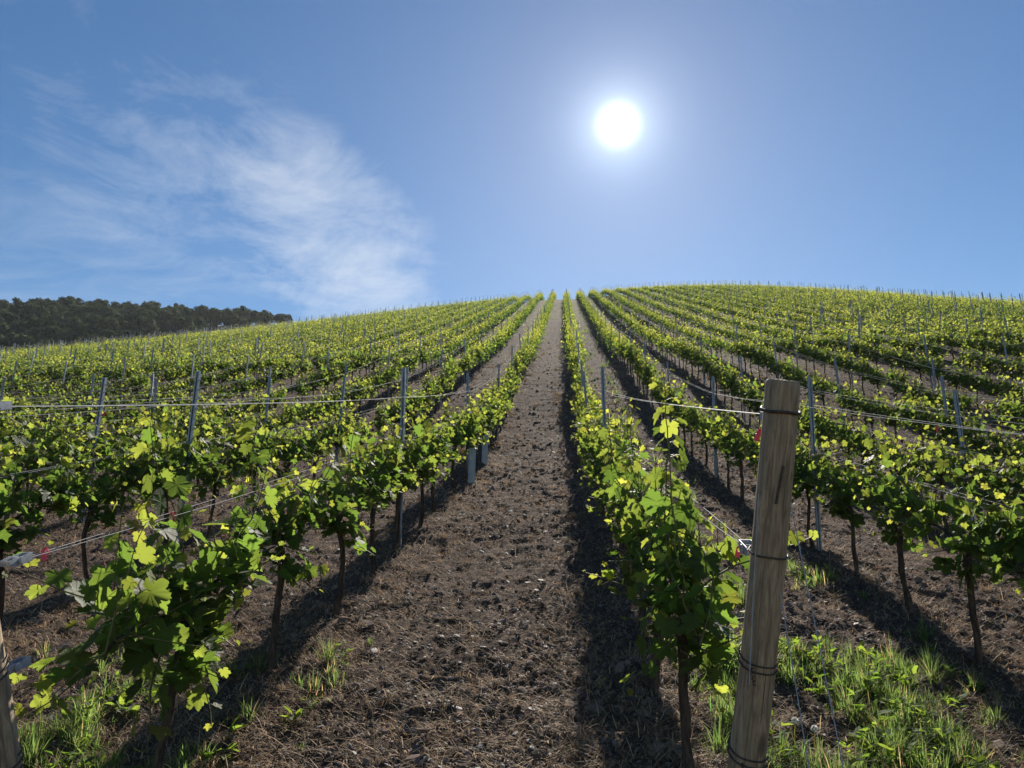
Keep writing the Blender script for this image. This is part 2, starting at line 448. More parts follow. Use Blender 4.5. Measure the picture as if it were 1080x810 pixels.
def leaf_cloud(g, P, Nn, T, S, age, rnd, uv, F, vein, mat, fold=.25, rg=rng):
    """place one leaf of the given outline at each point: normal Nn, tip direction T, size S"""
    n = len(P); k = len(uv)
    Nn = Nn / (np.linalg.norm(Nn, axis=1)[:, None] + 1e-9); T = T - Nn * (T * Nn).sum(1)[:, None]; T /= np.linalg.norm(T, axis=1)[:, None] + 1e-9
    B = np.cross(T, Nn)
    u = uv[None, :, 0] * (1 + rg.normal(0, .06, (n, 1))); v = uv[None, :, 1] * (1 + rg.normal(0, .06, (n, 1)))
    u = u + rg.normal(0, .025, (n, k)); v = v + rg.normal(0, .025, (n, k))
    fo = fold * rg.uniform(.3, 1.6, (n, 1)); dr = rg.uniform(-.05, .35, (n, 1))
    wv = fo * np.abs(u) - dr * v * np.abs(v) - .12 * u * u + rg.normal(0, .016 if k > 20 else .04, (n, k)) + .05 * np.sin(u * 5 + rg.uniform(0, 6, (n, 1))) * np.sin(v * 4 + rg.uniform(0, 6, (n, 1)))
    wv = wv - fo * .3
    V = P[:, None] + S[:, None, None] * (B[:, None] * u[..., None] + T[:, None] * v[..., None] + Nn[:, None] * wv[..., None])
    FF = (F[None] + (np.arange(n) * k)[:, None, None]).reshape(-1, F.shape[1])
    col = np.stack([np.repeat(age, k), np.tile(vein, n), np.repeat(rnd, k)], 1)
    g.add(V.reshape(-1, 3), FF, mat, np.clip(col, 0, 1))


def vine_meshes(seed, slope, extra=(), vigor=1.0, dense=1.0, big=1.0):
    """one grapevine at the origin, row along +y rising with slope: trunk, cane and foliage meshes"""
    r = np.random.default_rng(seed)
    hh = .64 + r.uniform(-.03, .03)
    lean = r.uniform(-.07, .07); bend = r.uniform(-.04, .04)
    z = np.linspace(-.06, hh, 9); f = np.clip(z / hh, 0, 1)
    P = np.stack([bend * np.sin(f * 3.1) + r.normal(0, .004, 9), lean * f + .03 * np.sin(f * 5 + seed), z], 1)
    g = Geo(); rad = np.interp(f, [0, .1, .8, 1], [.028, .020, .018, .027]) * r.uniform(.85, 1.2) * (1 + r.normal(0, .07, 9))
    V, F = tube(P, rad, 8); V += r.normal(0, .0025, V.shape); g.add(V, F, 0)
    ring = V[-8:]; g.add(np.vstack([ring, ring.mean(0) + [0, 0, .015]]), [[q, (q + 1) % 8, 8] for q in range(8)], 0)
    trunk = g.build('trunk', [M_BARK], True)
    # canes bent along the bottom wire, both ways
    g = Geo(); head = P[-1]; canes = []
    for s in (-1, 1):
        L = r.uniform(.38, .52); q = np.linspace(0, 1, 8)
        cy = head[1] + s * L * q; cz = head[2] + .10 * np.sin(q * 2.2) - .03 * q + slope * (cy - head[1]) + .02
        cx = head[0] + (0 - head[0]) * q + r.normal(0, .006, 8)
        c = np.stack([cx, cy, cz], 1); canes.append(c); add_tube(g, c, np.linspace(.011, .006, 8), 5, 0)
    cane = g.build('cane', [M_BARK], True)
    # shoots
    g = Geo(); LP, LN, LT, LS, LA = [], [], [], [], []

    def shoot(p0, d0, L, old=0.0, up=.35):
        n = max(3, int(L / .055)); p = np.array(p0, float); d = np.array(d0, float); d /= np.linalg.norm(d); pts = [p.copy()]
        side = 1 if r.random() < .5 else -1
        for i in range(n):
            d = d + r.normal(0, .10, 3) + np.array([0, 0, up * .12]); d /= np.linalg.norm(d); p = p + d * (L / n); pts.append(p.copy())
            fr = (i + 1) / n; side = -side
            h = r.normal(0, .5, 3); h[0] += side * 1.1; h[2] += .25; h -= d * (h @ d); h /= np.linalg.norm(h)
            pet = r.uniform(.035, .085) * (1 - .55 * fr); q = p + h * pet + np.array([0, 0, .008])
            if i > 0 or r.random() < .7:
                LP.append(q); o = h + r.normal(0, .35, 3)
                nn = np.array([o[0] * .55, o[1] * .5, .62]) + r.normal(0, .34, 3); LN.append(nn)
                LT.append(np.array([o[0], o[1], -.75]) + r.normal(0, .3, 3))
                sz = big * r.uniform(.046, .086) * np.interp(fr, [0, .15, .55, .85, 1], [.8, 1.0, .95, .55, .32]); LS.append(sz)
                LA.append(np.clip((fr - .45) * 1.5 + r.normal(0, .16) - old, 0, 1))
                if n > 5: add_tube(g, np.array([p, (p + q) / 2 + [0, 0, .006], q]), .0013, 3, 1)
        pts = np.array(pts); add_tube(g, pts, np.linspace(.0042, .0016, len(pts)), 4, 1)

    for c in canes:
        for y in np.linspace(.06, 1.0, 10):
            p0 = np.array([np.interp(y, np.linspace(0, 1, 8), c[:, a]) for a in range(3)])
            if r.random() < .93 * dense:
                sp = r.normal(0, .30); L = vigor * r.choice([r.uniform(.16, .32), r.uniform(.30, .48), r.uniform(.45, .68)], p=[.34, .42, .24])
                shoot(p0, [sp, r.normal(0, .22), 1.0], L)
            if r.random() < .95 * dense: shoot(p0, [r.choice([-1, 1]) * r.uniform(.5, 1.2), r.normal(0, .5), r.uniform(-.5, .5)], vigor * r.uniform(.16, .34), .25, .2)
    for _ in range(int(10 * dense)):
        a = r.uniform(0, 6.28); shoot(head + [0, 0, r.uniform(-.14, .03)], [math.cos(a), math.sin(a), r.uniform(-.6, .4)], r.uniform(.12, .30), .3, -.1)
    for p0, d0, L, up in extra: shoot(p0, d0, L, .1, up)
    n = len(LP); leaf_cloud(g, np.array(LP), np.array(LN), np.array(LT), np.array(LS), np.array(LA), r.random(n), LEAF_UV, LEAF_F, LEAF_VEIN, 0, .3, r)
    fol = g.build('foliage', [M_LEAF, M_SHOOT], True)
    return trunk, cane, fol


def place_vine(meshes, loc, label, sc=(1, 1, 1)):
    o = empty('grapevine', loc); o.scale = sc
    for nm, me in zip(('trunk', 'cane', 'foliage'), meshes): obj(nm, me, o)
    tag(o, label, 'grapevine', 'grapevines trained along the wires')
    return o


ONES = 'zeroth first second third fourth fifth sixth seventh eighth ninth tenth eleventh twelfth thirteenth fourteenth fifteenth sixteenth seventeenth eighteenth nineteenth'.split()
TENS = ['', '', 'twenty', 'thirty', 'forty', 'fifty', 'sixty', 'seventy', 'eighty', 'ninety']
TENTH = ['', '', 'twentieth', 'thirtieth', 'fortieth', 'fiftieth', 'sixtieth', 'seventieth', 'eightieth', 'ninetieth']


def nth(n):
    if n < 20: return ONES[n]
    if n > 99: return 'far'
    return TENTH[n // 10] if n % 10 == 0 else TENS[n // 10] + '-' + ONES[n % 10]


def row_name(side, k):
    sd_ = 'left' if side == 'L' else 'right'
    return f'the row just {sd_} of the bare path' if k == 0 else f'the {nth(k + 1)} row {sd_} of the bare path'


NL, NR = 46, 40
rows = [('L', k) for k in range(NL)] + [('R', k) for k in range(NR)]
START = {('L', 0): [2.97, 4.12, 5.02], ('R', 0): [3.12, 3.95, 4.8], ('R', 1): [3.85, 4.80, 5.74, 6.62], ('L', 1): [3.7, 4.6, 5.5]}
ROW_END = 134.0
vines = []
for side, k in rows:
    x = row_x(side, k); ys = list(START.get((side, k), [3.2 + rng.uniform(0, .9)])); q = ys[-1]
    while q < ROW_END:
        q += .95 + rng.normal(0, .035)
        if q > 9 and rng.random() < .04: continue
        ys.append(q)
    for q in ys: vines.append((side, k, x + rng.normal(0, .02), q))
VX = np.array([v[2] for v in vines]); VY = np.array([v[3] for v in vines]); VZ = base_z(VX, VY)
px, py, dep = project(np.stack([VX, VY, VZ + .9], 1))
seen = (dep > .5) & (px > -60 - 300 / np.maximum(dep, .5)) & (px < 1140 + 300 / np.maximum(dep, .5)) & (py > 200) & (py < 900)
inframe = (dep > .5) & (px > -10 - 200 / np.maximum(dep, .5)) & (px < 1090 + 200 / np.maximum(dep, .5))
score = np.where(inframe, dep, 1e9)
pick = np.argsort(score)[:296]; single = np.zeros(len(vines), bool); single[pick] = True

SLOPE = .24
variants = [vine_meshes(100 + i, SLOPE, vigor=.98 + .16 * (i % 3 - 1), dense=1.08) for i in range(14)]
hero = {
    ('L', 0, 0): [((.02, .1, .6), (.5, -.4, -.3), .42, -.3), ((.02, -.1, .55), (.3, -.6, -.5), .4, -.3), ((-.03, -.2, .66), (-.3, -.6, -.5), .45, -.3), ((.03, .25, .7), (.6, -.2, .5), .4, .2), ((-.05, -.05, .62), (-.75, -.55, -.25), .55, -.25), ((.02, -.3, .72), (.35, -.5, .1), .42, -.1), ((-.02, -.25, .7), (-.5, -.5, .3), .45, .1), ((0, .1, .75), (.1, .0, 1), .75, .4), ((.03, .3, .75), (.3, .1, 1), .7, .4)],
    ('L', 0, 1): [((0, -.35, .75), (-.15, -.1, 1), .8, .4), ((0, .2, .75), (.2, .1, 1), .75, .4), ((0, -.1, .74), (.45, -.2, .7), .5, .2)],
    ('R', 0, 0): [((0, -.2, .75), (.12, 0, 1), .85, .4), ((0, .15, .75), (-.1, 0, 1), .7, .4), ((0, -.3, .72), (.4, -.2, .5), .5, .1), ((-.02, -.1, .6), (-.3, -.3, -.2), .35, -.2), ((0, .05, .55), (.2, -.2, -.3), .3, -.2)],
    ('R', 0, 1): [((0, -.1, .75), (.2, 0, 1), .8, .4), ((0, .3, .75), (-.05, 0, 1), .75, .4), ((-.02, 0, .45), (-.35, -.2, .3), .35, -.3)],
    ('R', 0, 2): [((0, 0, .75), (.1, 0, 1), .8, .4)],
    ('R', 1, 1): [((0, .2, .75), (.3, 0, .9), .7, .3), ((0, -.2, .75), (-.2, 0, 1), .7, .4), ((0, -.3, .75), (.5, -.2, .4), .5, .0)],
    ('R', 1, 2): [((0, 0, .75), (-.1, 0, 1), .75, .4)],
    ('L', 1, 0): [((0, .3, .75), (.1, 0, 1), .95, .4)], ('L', 1, 1): [((0, .0, .75), (.2, -.1, 1), .95, .4)],
    ('L', 1, 2): [], ('L', 0, 2): [((0, 0, .75), (.2, 0, 1), .7, .4)], ('R', 1, 3): [],
}
count = {}; rowidx = {}
for i, (side, k, x, y) in enumerate(vines):
    key = (side, k); idx = rowidx[key] = rowidx.get(key, -1) + 1
    if not single[i]: continue
    count[key] = count.get(key, 0) + 1
    lab = f'leafy grapevine, {nth(count[key])} from the near end of {row_name(side, k)}'
    loc = (x, y, float(base_z(x, y)) + .03)
    if (side, k, idx) in hero:
        place_vine(vine_meshes(500 + i, SLOPE, hero[(side, k, idx)], .78 if k == 0 else .9, 1.0, 1.14 if (side, k, idx) == ('L', 0, 0) else 1.0), loc, lab)
    else:
        s = rng.uniform(.93, 1.08); place_vine(variants[rng.integers(14)], loc, lab, (s * rng.choice([-1, 1]), 1.0, s))


# the vines farther up the hill, thousands of them, one mass
def far_mass():
    g = Geo(); sel = np.where(seen & ~single)[0]
    dz_ = (base_z(VX[sel], VY[sel] + .5) - base_z(VX[sel], VY[sel] - .5))
    dd = dep[sel]
    # not the vines over the crest that nothing shows of
    for lo, hi, cnt, uv, F, vein, sgain in ((0, 30, 255, MID_UV, MID_F, MID_VEIN, 1.0), (30, 62, 165, LOW_UV, LOW_F, LOW_VEIN, 1.15), (62, 400, 100, LOW_UV, LOW_F, LOW_VEIN, 1.45)):
        s = (dd >= lo) & (dd < hi); n = int(s.sum())
        if not n: continue
        cx, cy, cz, sl = VX[sel][s], VY[sel][s], VZ[sel][s], dz_[s]
        vig = np.clip(rng.normal(1, .2, n), .5, 1.45); tone = rng.normal(0, .10, n) + .11 + .35 * vnoise(cx * .07, cy * .05 + 3)
        nsh = 13; K = n * cnt
        sh_y = rng.uniform(-.5, .5, (n, nsh)); sh_L = vig[:, None] * rng.choice([.28, .45, .60, .80], (n, nsh), p=[.3, .35, .23, .12]) * rng.uniform(.85, 1.15, (n, nsh))
        sh_dx = rng.normal(0, .26, (n, nsh)); sh_dy = rng.normal(0, .2, (n, nsh))
        vi = np.repeat(np.arange(n), cnt); si = rng.integers(0, nsh, K); fr = rng.beta(1.0, 1.35, K)
        low = rng.random(K) < .30
        Lx = sh_L[vi, si]
        lx = sh_dx[vi, si] * Lx * fr * 1.45 + rng.normal(0, .13, K); ly = sh_y[vi, si] + sh_dy[vi, si] * Lx * fr + rng.normal(0, .06, K); lz = .66 + Lx * fr + rng.normal(0, .03, K)
        lx = np.where(low, rng.normal(0, .18, K), lx); lz = np.where(low, rng.uniform(.36, .85, K), lz); fr = np.where(low, .1, fr)
        P = np.stack([cx[vi] + lx, cy[vi] + ly, cz[vi] + .03 + lz + sl[vi] * ly], 1)
        o = rng.normal(0, .6, (K, 3)); o[:, 0] += np.sign(lx) * .8
        Nn = np.stack([o[:, 0] * .55, o[:, 1] * .5, np.full(K, .62)], 1) + rng.normal(0, .34, (K, 3)); T = np.stack([o[:, 0], o[:, 1], np.full(K, -.75)], 1)
        S = rng.uniform(.05, .085, K) * np.interp(fr, [0, .15, .55, .85, 1], [.85, 1, .95, .62, .4]) * sgain
        age = np.clip((fr - .40) * 1.5 + rng.normal(0, .16, K) + tone[vi], 0, 1)
        leaf_cloud(g, P, Nn, T, S, age, rng.random(K), uv, F, vein, 0, .3)
        # their trunks
        th = np.array([0, 2.09, 4.19]); rad = .022
        b = np.stack([cx, cy, cz - .05], 1); t_ = np.stack([cx + rng.normal(0, .03, n), cy + rng.normal(0, .05, n), cz + .80], 1)
        ring = np.stack([np.cos(th) * rad, np.sin(th) * rad, 0 * th], 1)
        V = np.concatenate([b[:, None] + ring, t_[:, None] + ring], 1).reshape(-1, 3)
        f6 = np.array([[0, 1, 4, 3], [1, 2, 5, 4], [2, 0, 3, 5]]); g.add(V, (f6[None] + (np.arange(n) * 6)[:, None, None]).reshape(-1, 4), 1)
    o = obj('distant_grapevines', g.build('distant_grapevines', [M_LEAF, M_BARK])); tag(o, kind='stuff')


far_mass()

# ------------------------------------------------------------------ steel stakes
def stake_mesh(h=1.78):
    g = Geo(); w_, d_, t_ = .036, .028, .0028
    add_box(g, (0, 0, h / 2 - .15), (w_, t_, h + .3))
    for s in (-1, 1):
        add_box(g, (s * (w_ / 2 - t_ / 2), -d_ / 2 - t_ / 2, h / 2 - .15), (t_, d_, h + .296))
        add_box(g, (s * (w_ / 2 - .006), -d_ - t_, h / 2 - .15), (.012, t_ * .9, h + .292))
        for z in np.arange(.55, h - .04, .095):       # wire hooks punched from the edges
            add_box(g, (s * (w_ / 2 + .005), -.012, z), (.011, .010, .006)); add_box(g, (s * (w_ / 2 + .009), -.012, z + .010), (.004, .010, .018))
    return g.build('stake', [M_STEEL])


STK = stake_mesh(); STAKE_Y = {}
stakes = []
first_stake = {('L', 0): 7.0, ('L', 1): 6.7, ('L', 2): 8.3, ('R', 0): 7.9, ('R', 1): 7.55, ('R', 2): 8.6}
for side, k in rows:
    y = first_stake.get((side, k), 6.6 + rng.uniform(0, 2.2)); ys = []
    while y < ROW_END: ys.append(y); y += 4.75 + rng.normal(0, .12)
    STAKE_Y[(side, k)] = np.array(ys)
    for q in ys: stakes.append((side, k, row_x(side, k), q))
SPX = np.array([s[2] for s in stakes]); SPY = np.array([s[3] for s in stakes]); SPZ = base_z(SPX, SPY)
px, py, dep2 = project(np.stack([SPX, SPY, SPZ + 1.7], 1))
ins = (dep2 > .5) & (px > -5) & (px < 1085)
pk = np.argsort(np.where(ins, dep2, 1e9))[:296]; ssingle = np.zeros(len(stakes), bool); ssingle[pk] = True
count = {}; rest = Geo()
_sv = np.zeros(len(STK.vertices) * 3, np.float32); STK.vertices.foreach_get('co', _sv)
for i, (side, k, x, y) in enumerate(stakes):
    z = float(SPZ[i]); tilt = (rng.normal(0, .022) - .02, rng.normal(0, .025), rng.normal(0, .12))
    if ssingle[i]:
        count[(side, k)] = count.get((side, k), 0) + 1
        o = obj('steel_stake', STK, None, (x, y, z)); o.rotation_euler = tilt
        tag(o, f'steel stake, {nth(count[(side, k)])} from the near end of {row_name(side, k)}', 'stake', 'steel stakes holding the wires')
    elif ins[i] or abs(px[i] - 540) < 700 and dep2[i] > 0:
        add_box(rest, (x, y - .01, z + .86), (.036, .028, 1.86), 0, np.array(Matrix.Rotation(tilt[1], 3, 'Y')))
o = obj('distant_stakes', rest.build('distant_stakes', [M_STEEL])); tag(o, kind='stuff')

# ------------------------------------------------------------------ trellis wires, each its own
def wire_end(side, h):
    """where a wire of height h meets the leaning end post of the two rows beside the path"""
    if side == 'R': return ROW0_R - .022 + .110 * h, 2.36 - .27 * h + .05
    return ROW0_L + .03 - .05 * h, 2.205 - .27 * h + .05


RISE = {.69: .14, 1.07: .06, 1.5: .03}
RISE_L = {.69: .14, 1.07: .06, 1.5: .09}


def rise(side, h): return (RISE_L if side == 'L' else RISE)[h]


def wire(side, k, h, off, label, y0):
    hx = 0.0
    if k == 0: ex, y0 = wire_end(side, h + rise(side, h)); hx = ex - row_x(side, 0)
    ys = STAKE_Y[(side, k)]; x = row_x(side, k)
    yy = [y0]; allj = np.concatenate([[y0], ys[(ys > y0 + .5)]]); P = []
    for a, b in zip(allj[:-1], allj[1:]):
        for t in ((0, .03, .08, .25, .5, .75) if a == y0 and k == 0 else (0, .25, .5, .75)): P.append((a + (b - a) * t, 4 * t * (1 - t)))
    P.append((allj[-1], 0)); P = np.array(P)
    jx = np.interp(P[:, 0], allj, off + rng.normal(0, .012, len(allj))); jz = np.interp(P[:, 0], allj, rng.normal(0, .02, len(allj)))
    fade = np.clip((allj[1] - P[:, 0]) / (allj[1] - y0), 0, 1)
    if k == 0: jx = jx * (1 - fade ** 6) + hx * fade; jz = jz * (1 - fade) + rise(side, h) * fade
    X_ = x + jx; Z_ = base_z(np.full(len(P), x), P[:, 0]) + h + jz - .025 * P[:, 1]
    if k > 14: sel = np.arange(0, len(P), 2); X_, Z_, P = X_[sel], Z_[sel], P[sel]
    # a wire is pulled straight from one stake to the next
    for a, b in zip(allj[:-1], allj[1:]):
        s = (P[:, 0] > a) & (P[:, 0] < b); t = (P[s, 0] - a) / (b - a)
        za, zb = base_z(x, a), base_z(x, b); Z_[s] += (za + (zb - za) * t) - base_z(np.full(s.sum(), x), P[s, 0])
    g = Geo(); V, F = tube(np.stack([X_, P[:, 0], Z_], 1), .0011 if k == 0 else .0013 if k < 12 else .001, 4); g.add(V, F)
    o = obj('trellis_wire', g.build('trellis_wire', [M_WIRE], True))
    tag(o, label, 'wire', 'trellis wires strung along the rows')
    return o


for side, k in rows:
    rn = row_name(side, k); y0 = 2.0 if k == 0 else 1.9
    if k < 12:
        wire(side, k, .69, 0.0, f'lowest trellis wire, carrying the canes of {rn}', y0)
        for h, nm in ((1.07, 'middle'), (1.5, 'upper')):
            for s, sn in ((-1, 'left'), (1, 'right')):
                wire(side, k, h, s * .035, f'{sn} strand of the {nm} wire pair along {rn}', y0)
    else:
        for h, nm in ((1.07, 'middle'), (1.5, 'top')): wire(side, k, h, .03, f'thin {nm} wire along {rn}', 2.5)

# ------------------------------------------------------------------ wooden end posts with their fittings
LEANP = .27


def end_post(x, yb, label, seed, rb=.0505, rt=.0435, h=1.60, tilt=0.0):
    r = np.random.default_rng(seed); zb = float(base_z(x, yb)); o = empty('wooden_post', (x, yb, zb))
    o.rotation_euler = (math.atan(LEANP), tilt, 0)
    n, sd_ = 60, 110; zz = np.concatenate([np.linspace(-.35, h - .012, n), [h - .004, h]]); th = np.linspace(0, 2 * math.pi, sd_, endpoint=False)
    rad = np.interp(zz, [-.35, h], [rb * 1.03, rt]); rad[-1] -= .005; rad[-2] -= .0015
    lump = 1 + .05 * np.array([[vnoise(np.array(2 * math.cos(a) + seed), np.array(z * 1.6 + 2 * math.sin(a)))for a in th] for z in zz]) + r.normal(0, .004, (len(zz), sd_))
    groove = -.035 * np.array([[max(0, float(vnoise(np.array(a * 5 + seed), np.array(z * .9)))) for a in th] for z in zz])
    crack = 0
    for a0, z0, z1, dp in ((4.3, .5, 1.6, .10), (5.1, -.2, .75, .09), (4.75, .85, 1.45, .06), (3.7, .0, .9, .08), (5.6, .4, 1.6, .10), (.8, .2, 1.6, .1), (2.4, .3, 1.6, .1)):
        aa = a0 + .06 * np.sin(zz * 5 + a0) + .025 * np.sin(zz * 17); da = (th[None] - aa[:, None] + math.pi) % (2 * math.pi) - math.pi
        crack = crack - dp * np.exp(-(da / .045) ** 2) * (np.clip((zz - z0) / .15, 0, 1) * np.clip((z1 - zz) / .25, 0, 1))[:, None]
    RR = rad[:, None] * (lump + groove + crack); bow = .012 * np.sin(zz * 1.9)
    V = np.stack([RR * np.cos(th) + bow[:, None], RR * np.sin(th), np.broadcast_to(zz[:, None], RR.shape)], -1).reshape(-1, 3)
    i = np.arange(len(zz) - 1)[:, None] * sd_; j = np.arange(sd_)[None]; kk = (j + 1) % sd_
    g = Geo(); g.add(V, np.stack([i + j, i + kk, i + sd_ + kk, i + sd_ + j], -1).reshape(-1, 4))
    top = V[-sd_:]; c = top.mean(0); mid = (top + c) / 2 + np.stack([0 * th, 0 * th, r.normal(-.002, .0015, sd_)], 1)
    g.add(np.vstack([top, mid, [c]]), np.array([[q, (q + 1) % sd_, sd_ + (q + 1) % sd_, sd_ + q] for q in range(sd_)]))
    g.add(np.vstack([mid, [c]]), [[q, (q + 1) % sd_, sd_] for q in range(sd_)])
    obj('shaft', g.build('shaft', [M_WOOD], True), o)

    def loop(z, turns, mat, rw, slant=.01, tail=True, name='wire_loop'):
        t = np.linspace(0, 2 * math.pi * turns, int(34 * turns)); rr = np.interp(z, [-.35, h], [rb * 1.03, rt]) * 1.05 + rw * .6
        P = np.stack([rr * np.cos(t) + .012 * math.sin(z * 1.9), rr * np.sin(t), z + slant * np.sin(t) - .018 * (t / (2 * math.pi) - turns / 2) * (turns > 1.2) + .002 * np.sin(3 * t)], 1)
        g = Geo(); add_tube(g, P, rw, 6)
        if tail:
            a = 4.4; p0 = np.array([rr * math.cos(a), rr * math.sin(a), z - .01]); t2 = np.linspace(0, 1, 12)
            add_tube(g, np.stack([p0[0] + .004 * np.cos(t2 * 25) + .01 * t2, p0[1] - .006 + .004 * np.sin(t2 * 25), p0[2] - .045 * t2], 1), rw * .9, 5)
        obj(name, g.build(name, [mat], True), o)
    loop(h - .08, 1.05, M_DARKWIRE, .0042, .003, False, 'wire_band')
    loop(h - .46, 1.1, M_DARKWIRE, .0026, .004, False)
    loop(h - .745, 2.05, M_DARKWIRE, .0022, .013); loop(h - 1.0, 2.05, M_DARKWIRE, .0022, .010)
    g = Geo()      # a spare strand hanging down one side and a long bent nail
    t = np.linspace(0, 1, 14); a = 3.9 + .5 * t
    add_tube(g, np.stack([(rt + .012) * np.cos(a), (rt + .012) * np.sin(a), h - .30 - .5 * t], 1), .0016, 5)
    obj('hanging_wire', g.build('hanging_wire', [M_WIRE], True), o)
    g = Geo(); a = 4.95; add_tube(g, [[.047 * math.cos(a), .047 * math.sin(a) - .004, h - .22], [.048 * math.cos(a - .2), .048 * math.sin(a - .2) - .004, h - .32]], .0035, 6, cap=True)
    obj('nail', g.build('nail', [M_DARKWIRE], True), o)
    tag(o, label, 'post', 'wooden end posts of the rows')
    return o


P_R = end_post(ROW0_R - .03, 2.36, 'thick weathered wooden post leaning at the near end of the right row', 3, tilt=R(6.4))
P_L = end_post(ROW0_L + .115, 2.205, 'wooden end post cut off by the lower left corner, with wire tensioners', 8, rb=.045, rt=.040, tilt=R(-7))

for side, lab in (('R', 'wooden end post of the second row right of the path'), ('L', 'wooden end post of the second row left of the path')):
    end_post(row_x(side, 1), 2.36, lab, 12 + (side == 'L'))


def tensioner(loc, yaw, pitch, label, sc=1.0):
    """ratchet wire strainer: a bent steel frame with a spool across it"""
    o = empty('wire_tensioner', loc); o.rotation_euler = (pitch, 0, yaw); o.scale = (sc, sc, sc)
    g = Geo(); Lh = .045
    for s in (-1, 1):
        add_box(g, (s * .017, 0, 0), (.003, Lh * 2, .026)); add_box(g, (s * .017, -Lh - .006, .002), (.0028, .013, .018))
    add_box(g, (0, Lh + .0012, 0), (.037, .003, .026)); add_box(g, (0, -Lh - .0125, .002), (.037, .003, .018)); add_box(g, (0, .012, -.0142), (.036, .06, .003))
    obj('frame', g.build('frame', [M_ALU]), o)
    g = Geo(); add_tube(g, [[-.027, -.01, 0], [.027, -.01, 0]], .0095, 12, cap=True)
    for x in (-.024, .024): add_tube(g, [[x - .002, -.01, 0], [x + .002, -.01, 0]], .014, 10, cap=True)
    obj('spool', g.build('spool', [M_ALU]), o)
    g = Geo(); t = np.linspace(0, 2 * math.pi * 4, 60); add_tube(g, np.stack([-.01 + .02 * t / t[-1], -.01 + .0115 * np.cos(t), .0115 * np.sin(t)], 1), .0014, 4)
    add_tube(g, [[0, -Lh - .012, 0], [0, -Lh - .05, .004], [.012, -Lh - .10, .006]], .0018, 5)
    obj('wound_wire', g.build('wound_wire', [M_WIRE], True), o)
    return tag(o, label, 'wire tensioner', 'wire tensioners at the row ends')


def wz(x, y, h): return float(base_z(x, y)) + h


SA = math.atan(.27)


def on_wire(side, h, d, off=0.0):
    """a point d metres up the wire from the end post"""
    ex, ey = wire_end(side, h + rise(side, h)); y1 = STAKE_Y[(side, 0)][0]; t = d / (y1 - ey); x = ex + (row_x(side, 0) - ex) * t + off
    z0, z1 = wz(ex, ey, h + rise(side, h)), wz(x, y1, h); return x, ey + d, z0 + (z1 - z0) * t


tensioner(on_wire('R', 1.07, .16), 0, SA, 'small steel wire tensioner beside the wooden post, at mid height')
tensioner(on_wire('R', 1.5, .09), R(6), SA, 'small steel wire tensioner beside the top of the wooden post', .9)
tensioner(on_wire('L', 1.07, .15), 0, SA, 'grey wire tensioner at the left edge, above a matching lower one', .85)
tensioner(on_wire('L', .69, .10), R(-6), SA, 'grey wire tensioner just above the corner wooden post', .85)
tensioner(on_wire('L', 1.5, .13), 0, SA, 'pale wire tensioner on the top wires at the left edge', .85)

for x, yb, sgn, lab in ((ROW0_R, 2.05, 1, 'first'), (ROW0_R, 2.08, -1, 'second')):
    zt = wz(x, yb, 1.38 if sgn > 0 else 1.1); g = Geo(); y1 = 1.36 if sgn > 0 else 1.55
    t = np.linspace(0, 1, 10); xx = x + (.155 if sgn > 0 else .125) + (-.02 if sgn > 0 else -.03) * t
    add_tube(g, np.stack([xx, yb + (y1 - yb) * t, zt + (float(base_z(x, y1)) - .05 - zt) * t + .01 * np.sin(t * 9)], 1), .0014, 5)
    o = obj('anchor_wire', g.build('anchor_wire', [M_WIRE], True))
    tag(o, 'slack anchor wire slanting down just right of the wooden post' if sgn > 0 else 'shorter anchor wire hanging close against the wooden post', 'wire', 'anchor wires of the end post')


# red plastic clips on the wires
def clip_mesh():
    g = Geo(); t = np.linspace(-.5, 3.6, 14); add_tube(g, np.stack([.010 * np.cos(t), 0 * t, .014 * np.sin(t)], 1), .0032, 6, cap=True)
    add_box(g, (.004, .0, -.016), (.016, .009, .020)); add_box(g, (-.006, .002, .006), (.007, .016, .026))
    return g.build('red_clip', [M_RED])


CLIP = clip_mesh()
for x, y, h, lab in ((*on_wire('R', 1.5, .22)[:2], 1.475, 'red clip on the top wire beside the wooden post'),
                     (*on_wire('R', 1.07, .27)[:2], 1.10, 'pink red clip on the wire by the post tensioner'),
                     (*on_wire('L', 1.07, .26)[:2], 1.125, 'red clip on the wire next to the left edge tensioner'),
                     (*on_wire('L', 1.07, .72)[:2], 1.10, 'upright red clip on the lower wires at far left'),
                     (*on_wire('L', 1.07, .98)[:2], 1.11, 'second red clip from the left edge tensioner, on the lower wires'),
                     (ROW0_L - 2.0, 5.4, 1.42, 'small red clip on the upper wire of the second row left of the path'),
                     (ROW0_R + 2.035, 5.05, 1.44, 'small red clip on the upper wire of the second row right of the path'),
                     (ROW0_L - 2.0, 5.9, 1.05, 'small red clip low on the second row left of the path'),
                     (ROW0_R + 4.0, 6.4, 1.44, 'small red clip on the upper wire of the third row right of the path')):
    o = obj('red_clip', CLIP, None, (x, y, wz(x, y, h))); o.rotation_euler = (rng.normal(0, .3), rng.normal(0, .3), rng.uniform(0, 3)); o.scale = (.9,) * 3
    tag(o, lab, 'clip', 'red plastic clips on the wires')

